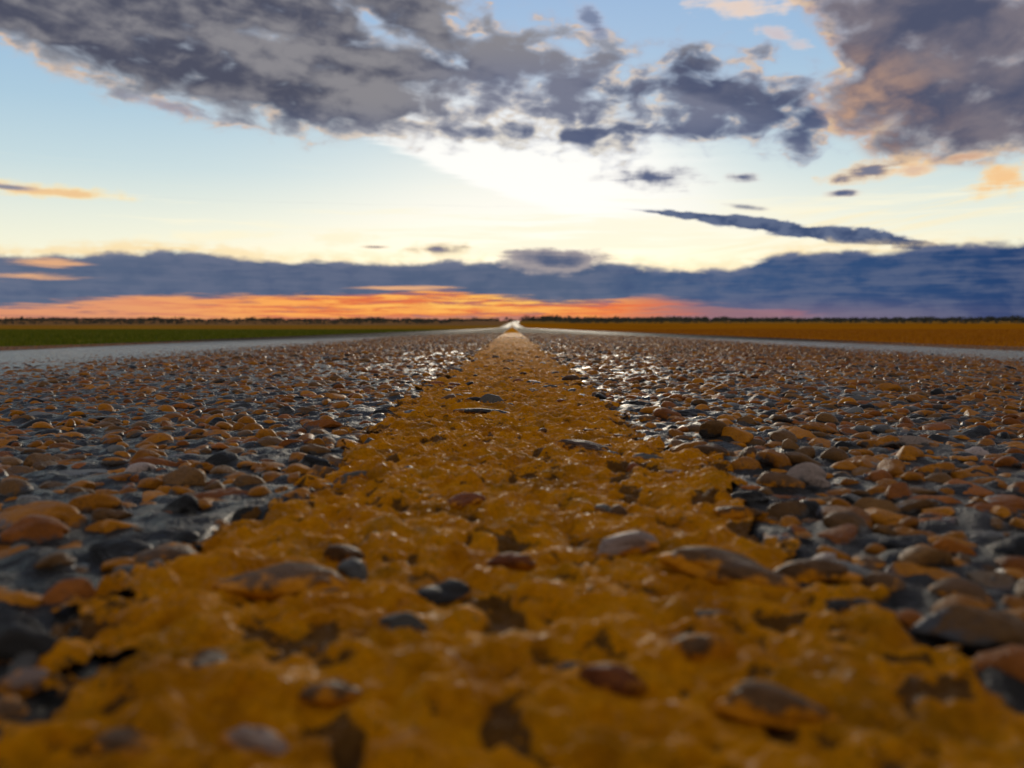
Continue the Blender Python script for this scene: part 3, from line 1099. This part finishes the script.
H0 = H.copy()
H = 0.6 * blur(H, 3) + 0.4 * blur(H, 12)
flow = fbm(GX / 0.012, GY / 0.012, 4, 0.55)
grain = fbm(GX / 0.0035, GY / 0.0035, 3, 0.6)
ridge = np.abs(fbm(GX / 0.020 + 13, GY / 0.013 + 40, 4, 0.55))
paint_z = 0.0014 + H * 0.82 + flow * 0.0026 - ridge * 0.0024 + grain * 0.0024 + fbm(GX / 0.0019 + 7, GY / 0.0019 + 3, 2) * 0.0013 + fbm(GX / 0.05, GY / 0.05, 2) * 0.002
pits = smooth01((fbm(GX / 0.010 + 31, GY / 0.010 + 7, 3) - 0.14) / 0.09)
pits2 = smooth01((fbm(GX / 0.0042 + 71, GY / 0.0042 + 17, 3) - 0.15) / 0.09)
paint_z -= pits * 0.0014 + pits2 * 0.0009
wear_pits = 0.62 * pits2 + 0.80 * pits * smooth01(1.2 - 0 * GX) + 0.55 * smooth01((blur(H0, 1) - H - 0.0009) / 0.0012) * (fbm(GX / 0.02 + 3, GY / 0.02, 2) > 0.04)
wear_pits += 0.32 * smooth01((fbm(GX / 0.03 + 9, GY / 0.05 + 4, 4) - 0.12) / 0.12)
rag = ragged(GX, GY) + (H0 - 0.0018) * 1.1
mask = rag > 0
wear_pits += 0.6 * smooth01(1 - rag / 0.012) * 0.7
Zp = paint_z + profile(GY) + crown(GX)
# rows further away: plain
tail = steps(PY[-1], 0.012, 1.03, 1650.0)[1:]
TXg, TYg = np.meshgrid(PX[::4], np.array(tail))
f_near = grid_faces(nx, ny)
keep = mask.ravel()[f_near].all(1)
f_near = f_near[keep]
V1 = np.stack([GX, GY, Zp], -1).reshape(-1, 3)
tz = profile(TYg) + crown(TXg) + 0.0034 + fbm(TXg / 0.012, TYg / 0.030, 3) * 0.006 * (TYg < 40) + 0.02 * smooth01((TYg - 60) / 200)
V2 = np.stack([TXg + bend(TYg), TYg, tz], -1).reshape(-1, 3)
f2 = grid_faces(TXg.shape[1], TXg.shape[0])
m2 = (np.abs(TXg) < HALF + fbm(TXg / 0.02, TYg / 0.05, 3) * 0.03 * (TYg < 12)).ravel()
f2 = f2[m2[f2].all(1)]
Vall = np.concatenate([V1, V2])
Fall = np.concatenate([f_near, f2 + len(V1)])
wall_ = np.concatenate([wear_pits.ravel(), 0.30 + 0.35 * fbm(V2[:, 0] / 0.03, V2[:, 1] / 0.10, 3)])
used = np.zeros(len(Vall), bool)
used[Fall.ravel()] = True
remap = np.cumsum(used) - 1
me = mesh_from('road_marking', Vall[used], remap[Fall], True, {'wear_pits': wall_[used]}, [M_PAINT])
tag(link('road_marking', me), 'worn yellow painted centre line with stones showing through', None, None, 'structure')

# ------------------------------------------------------------------ FIELDS
def lateral(x):
    x = np.abs(x)
    z = np.interp(x, [0, 3.3, 3.5, 3.9, 5.0, 7.5, 11, 40, 6000], [-0.34, -0.30, -0.098, -0.125, -0.40, -0.46, -0.36, -0.34, -0.34])
    return z


def field(name, sgn, mat, label):
    xs = np.array([0, 3.3, 3.5, 3.7, 3.9, 4.3, 5, 6, 7.5, 9, 11, 14, 18, 24, 32, 45, 65, 100, 160, 260, 420, 700, 1200, 2200, 4500, 7000], float) * sgn
    if sgn < 0:
        xs = xs[::-1]
    ysf = np.array([-40, -15, -6] + list(np.arange(-3, 40, 0.6)) + steps(40, 0.6, 1.05, 9000.0))
    GX, GY = np.meshgrid(xs, ysf)
    amp = np.clip((np.abs(GX) - 3.6) / 3, 0, 1)
    z = profile(GY) + lateral(GX) + fbm(GX / 1.7, GY / 1.7, 3) * 0.10 * amp + fbm(GX / 70, GY / 70, 3) * 0.5 * np.clip((np.abs(GX) - 20) / 60, 0, 1) * np.clip(GY / 200, 0, 1)
    me = mesh_from(name, np.stack([GX + bend(GY), GY, z], -1).reshape(-1, 3), grid_faces(len(xs), len(ysf)), True, None, [mat])
    tag(link(name, me), label, None, None, 'structure')


field('grass_field', -1, M_GREEN, 'dark green flat field left of the road turning brown far off')
field('stubble_field', 1, M_STUBBLE, 'orange-brown flat stubble field right of the road')


def blades(name, sgn, mat, n, h0, h1, label, cat, far_y=170):
    u = rng.random(n)
    y = 2.0 + (far_y - 2.0) * u ** 1.7
    x = (3.75 + (0.9 * y + 14) * rng.random(n) ** 1.5)
    # clumps
    x += rng.normal(0, 0.03, n)
    hgt = rng.uniform(h0, h1, n) * np.clip((x - 3.5) / 1.6, 0.25, 1) * (1 + fbm(x / 1.5, y / 1.5, 2) * 1.2)
    w = rng.uniform(0.003, 0.006, n) * (1 + y / 18)
    ang = rng.uniform(0, np.pi, n)
    lean = rng.normal(0, 0.35, (n, 2)) * hgt[:, None]
    z = profile(y) + lateral(x) - 0.04
    bx, by = np.cos(ang) * w, np.sin(ang) * w
    X = x * sgn
    P0 = np.stack([X - bx, y - by, z], 1)
    P1 = np.stack([X + bx, y + by, z], 1)
    P2 = np.stack([X + bx * 0.6 + lean[:, 0] * 0.4, y + by * 0.6 + lean[:, 1] * 0.4, z + hgt * 0.6 + 0.04], 1)
    P3 = np.stack([X + lean[:, 0], y + lean[:, 1], z + hgt + 0.04], 1)
    v = np.stack([P0, P1, P2, P3], 1).reshape(-1, 3)
    b = np.arange(n) * 4
    f = np.concatenate([np.stack([b, b + 1, b + 2], 1), np.stack([b, b + 2, b + 3], 1)])
    me = mesh_from(name, v, f, False, None, [mat])
    tag(link(name, me), label, cat, None, 'stuff')


blades('grass', -1, M_GRASS, 120000, 0.05, 0.13, 'short dark green grass covering the field left of the road', 'grass')
blades('dry_stubble', 1, M_STRAW, 120000, 0.05, 0.13, 'dry orange straw stubble covering the field right of the road', 'stubble')

# ------------------------------------------------------------------ TREES on the horizon
def leaf_cloud(r2, cx, cy, cz, rx, ry, rz, n, size):
    d = r2.normal(0, 1, (n, 3))
    d /= np.linalg.norm(d, axis=1)[:, None]
    p = d * (r2.random(n) ** 0.4)[:, None] * np.array([rx, ry, rz]) + np.array([cx, cy, cz])
    e1 = r2.normal(0, 1, (n, 3)) * size
    e2 = r2.normal(0, 1, (n, 3)) * size
    e3 = r2.normal(0, 1, (n, 3)) * size
    return np.stack([p + e1, p + e2, p + e3], 1).reshape(-1, 3)


def wood():
    r2 = np.random.default_rng(3)
    V = []
    for (x0, x1, y0, y1, n, hm) in [(-1500, -25, 1500, 1900, 1000, 7.5), (25, 1500, 1450, 1900, 1200, 8.5), (-900, -30, 900, 1150, 220, 4.0),
                                    (22, 420, 820, 1100, 330, 5.0), (600, 1100, 900, 1100, 160, 5.0), (-2200, 2200, 2400, 2700, 700, 10),
                                    (-520, -40, 500, 760, 420, 2.2), (40, 640, 560, 860, 420, 2.4)]:
        for _ in range(n):
            x, y = r2.uniform(x0, x1), r2.uniform(y0, y1)
            dens = 0.5 + 1.6 * fbm(np.array(x / 90.0), np.array(y / 300.0 + 3), 3)
            if r2.random() > 0.35 + dens:
                continue
            h = hm * r2.uniform(0.45, 1.25) * (0.60 + 0.50 * max(0, float(dens)))
            z = float(profile(y)) - 0.4
            rx = h * r2.uniform(0.5, 1.1)
            for _k in range(3):
                V.append(leaf_cloud(r2, x + r2.normal(0, rx * 0.5), y + r2.normal(0, rx * 0.5), z + h * r2.uniform(0.35, 0.62), rx * 0.7, rx * 0.7, h * 0.4, 26, h * 0.11))
    V = np.concatenate(V)
    me = mesh_from('far_wood', V, np.arange(len(V)).reshape(-1, 3), False, None, [M_LEAF])
    tag(link('far_wood', me), 'thin dark belt of far-off woodland along the whole horizon', 'woodland', None, 'stuff')


wood()


def tree(px, Y, h, wide, label, seed):
    r2 = np.random.default_rng(seed)
    x = (px - 512) / FOC * Y
    z = float(profile(Y)) - 0.36
    root = link('tree', None, None, (x, Y, z))
    tag(root, label, 'tree', 'trees standing out on the horizon')
    # trunk with limbs
    segs, rad = 8, 0.045 * h
    V, F = [], []

    def limb(p0, p1, r0, r1):
        p0, p1 = np.array(p0, float), np.array(p1, float)
        ax = p1 - p0
        ax /= np.linalg.norm(ax)
        s = np.cross(ax, [0.3, 0.9, 0.1])
        s /= np.linalg.norm(s)
        t = np.cross(ax, s)
        b0 = len(V) * 1
        for p, r in ((p0, r0), (p1, r1)):
            for k in range(segs):
                a = 2 * math.pi * k / segs
                V.append(p + (s * math.cos(a) + t * math.sin(a)) * r)
        for k in range(segs):
            k2 = (k + 1) % segs
            F.append([b0 + k, b0 + k2, b0 + segs + k2, b0 + segs + k])
    limb((0, 0, -0.3), (0.02 * h, 0, 0.35 * h), rad, rad * 0.7)
    limb((0.02 * h, 0, 0.35 * h), (-0.02 * h, 0, 0.75 * h), rad * 0.7, rad * 0.25)
    for _ in range(5):
        zz = r2.uniform(0.28, 0.6) * h
        a = r2.uniform(0, 6.28)
        limb((0, 0, zz), (math.cos(a) * wide * 0.35, math.sin(a) * wide * 0.35, zz + 0.2 * h), rad * 0.4, rad * 0.12)
    me = mesh_from('trunk', np.array(V), np.array(F), True, None, [M_BARK])
    link('trunk', me, root)
    L = []
    for _ in range(11):
        a, q = r2.uniform(0, 6.28), wide * 0.5 * math.sqrt(r2.random()) * 0.7
        L.append(leaf_cloud(r2, math.cos(a) * q, math.sin(a) * q, h * r2.uniform(0.38, 0.85), wide * 0.2, wide * 0.2, h * 0.13, 60, h * 0.03))
    L = np.concatenate(L)
    me = mesh_from('crown', L, np.arange(len(L)).reshape(-1, 3), False, None, [M_LEAF])
    link('crown', me, root)


tree(533, 900, 6.6, 5.0, 'round dark tree rising highest just right of where the road meets the sky', 21)
tree(506, 1050, 6.0, 6.5, 'broad dark tree just left of where the road meets the sky', 22)
tree(559, 1100, 6.0, 4.5, 'small pointed tree in the wood a little right of the road', 23)
tree(685, 1000, 6.4, 5.5, 'dark tree standing at the end of the near wood right of the road', 24)
tree(183, 1350, 8.0, 9.0, 'low hump of a tree on the horizon far left of the road', 25)
tree(727, 1300, 7.0, 7.0, 'dark tree beside the small white shed on the horizon', 26)
tree(395, 620, 2.6, 4.0, 'low bushy tree alone in the brown field left of the road', 27)
tree(960, 1150, 7.0, 9.5, 'wide dark tree on the horizon at far right', 28)
tree(990, 1180, 6.2, 9.0, 'rounded olive tree on the horizon at far right rim', 29)

# the white speck among the trees: a shed
Y = 1250.0
x = (744 - 512) / FOC * Y
shed = link('shed', None, None, (x, Y, float(profile(Y)) - 0.34))
tag(shed, 'tiny white shed among the trees on the horizon right of the road', 'shed')
link('wall', box_mesh('wall', -1.5, 1.5, -2, 2, 0, 3.6, [M_WHITEWALL]), shed)
v = np.array([[-1.8, -2.3, 3.6], [1.8, -2.3, 3.6], [0, -2.3, 4.7], [-1.8, 2.3, 3.6], [1.8, 2.3, 3.6], [0, 2.3, 4.7]])
f = np.array([[0, 1, 2], [3, 5, 4], [0, 2, 5], [0, 5, 3], [1, 4, 5], [1, 5, 2], [0, 3, 4], [0, 4, 1]])
link('roof', mesh_from('roof', v, f, False, None, [M_ROOF]), shed)

# ------------------------------------------------------------------ LIGHT
sun = bpy.data.lights.new('Sun', 'SUN')
sun.energy = 0.8
sun.angle = R(12)
sun.color = (1.0, 0.86, 0.66)
so = bpy.data.objects.new('Sun', sun)
COL.objects.link(so)
d = Vector((math.sin(R(SUN_AZ)) * math.cos(R(SUN_EL + 4)), math.cos(R(SUN_AZ)) * math.cos(R(SUN_EL + 4)), math.sin(R(SUN_EL + 4))))
so.rotation_euler = (-d).to_track_quat('-Z', 'Y').to_euler()

# ------------------------------------------------------------------ CAMERA
cam = bpy.data.cameras.new('Camera')
cam.sensor_width = 36.0
cam.lens = 36.0 * FOC / 1024.0
cam.clip_start = 0.004
cam.clip_end = 20000
cam.dof.use_dof = True
cam.dof.focus_distance = 0.48
# 1.5 mm wide pupil at this focal length
cam.dof.aperture_fstop = cam.lens / 1.5
co = bpy.data.objects.new('Camera', cam)
COL.objects.link(co)
co.location = (0, 0, CAM_H)
co.rotation_euler = (math.pi / 2 - PITCH, 0, 0)
scene.camera = co

vs = scene.view_settings
vs.view_transform = 'Standard'
vs.look = 'None'
vs.exposure = 0.0
vs.gamma = 1.0
vs.use_curve_mapping = False
scene.cycles.max_bounces = 6
scene.cycles.use_denoising = True
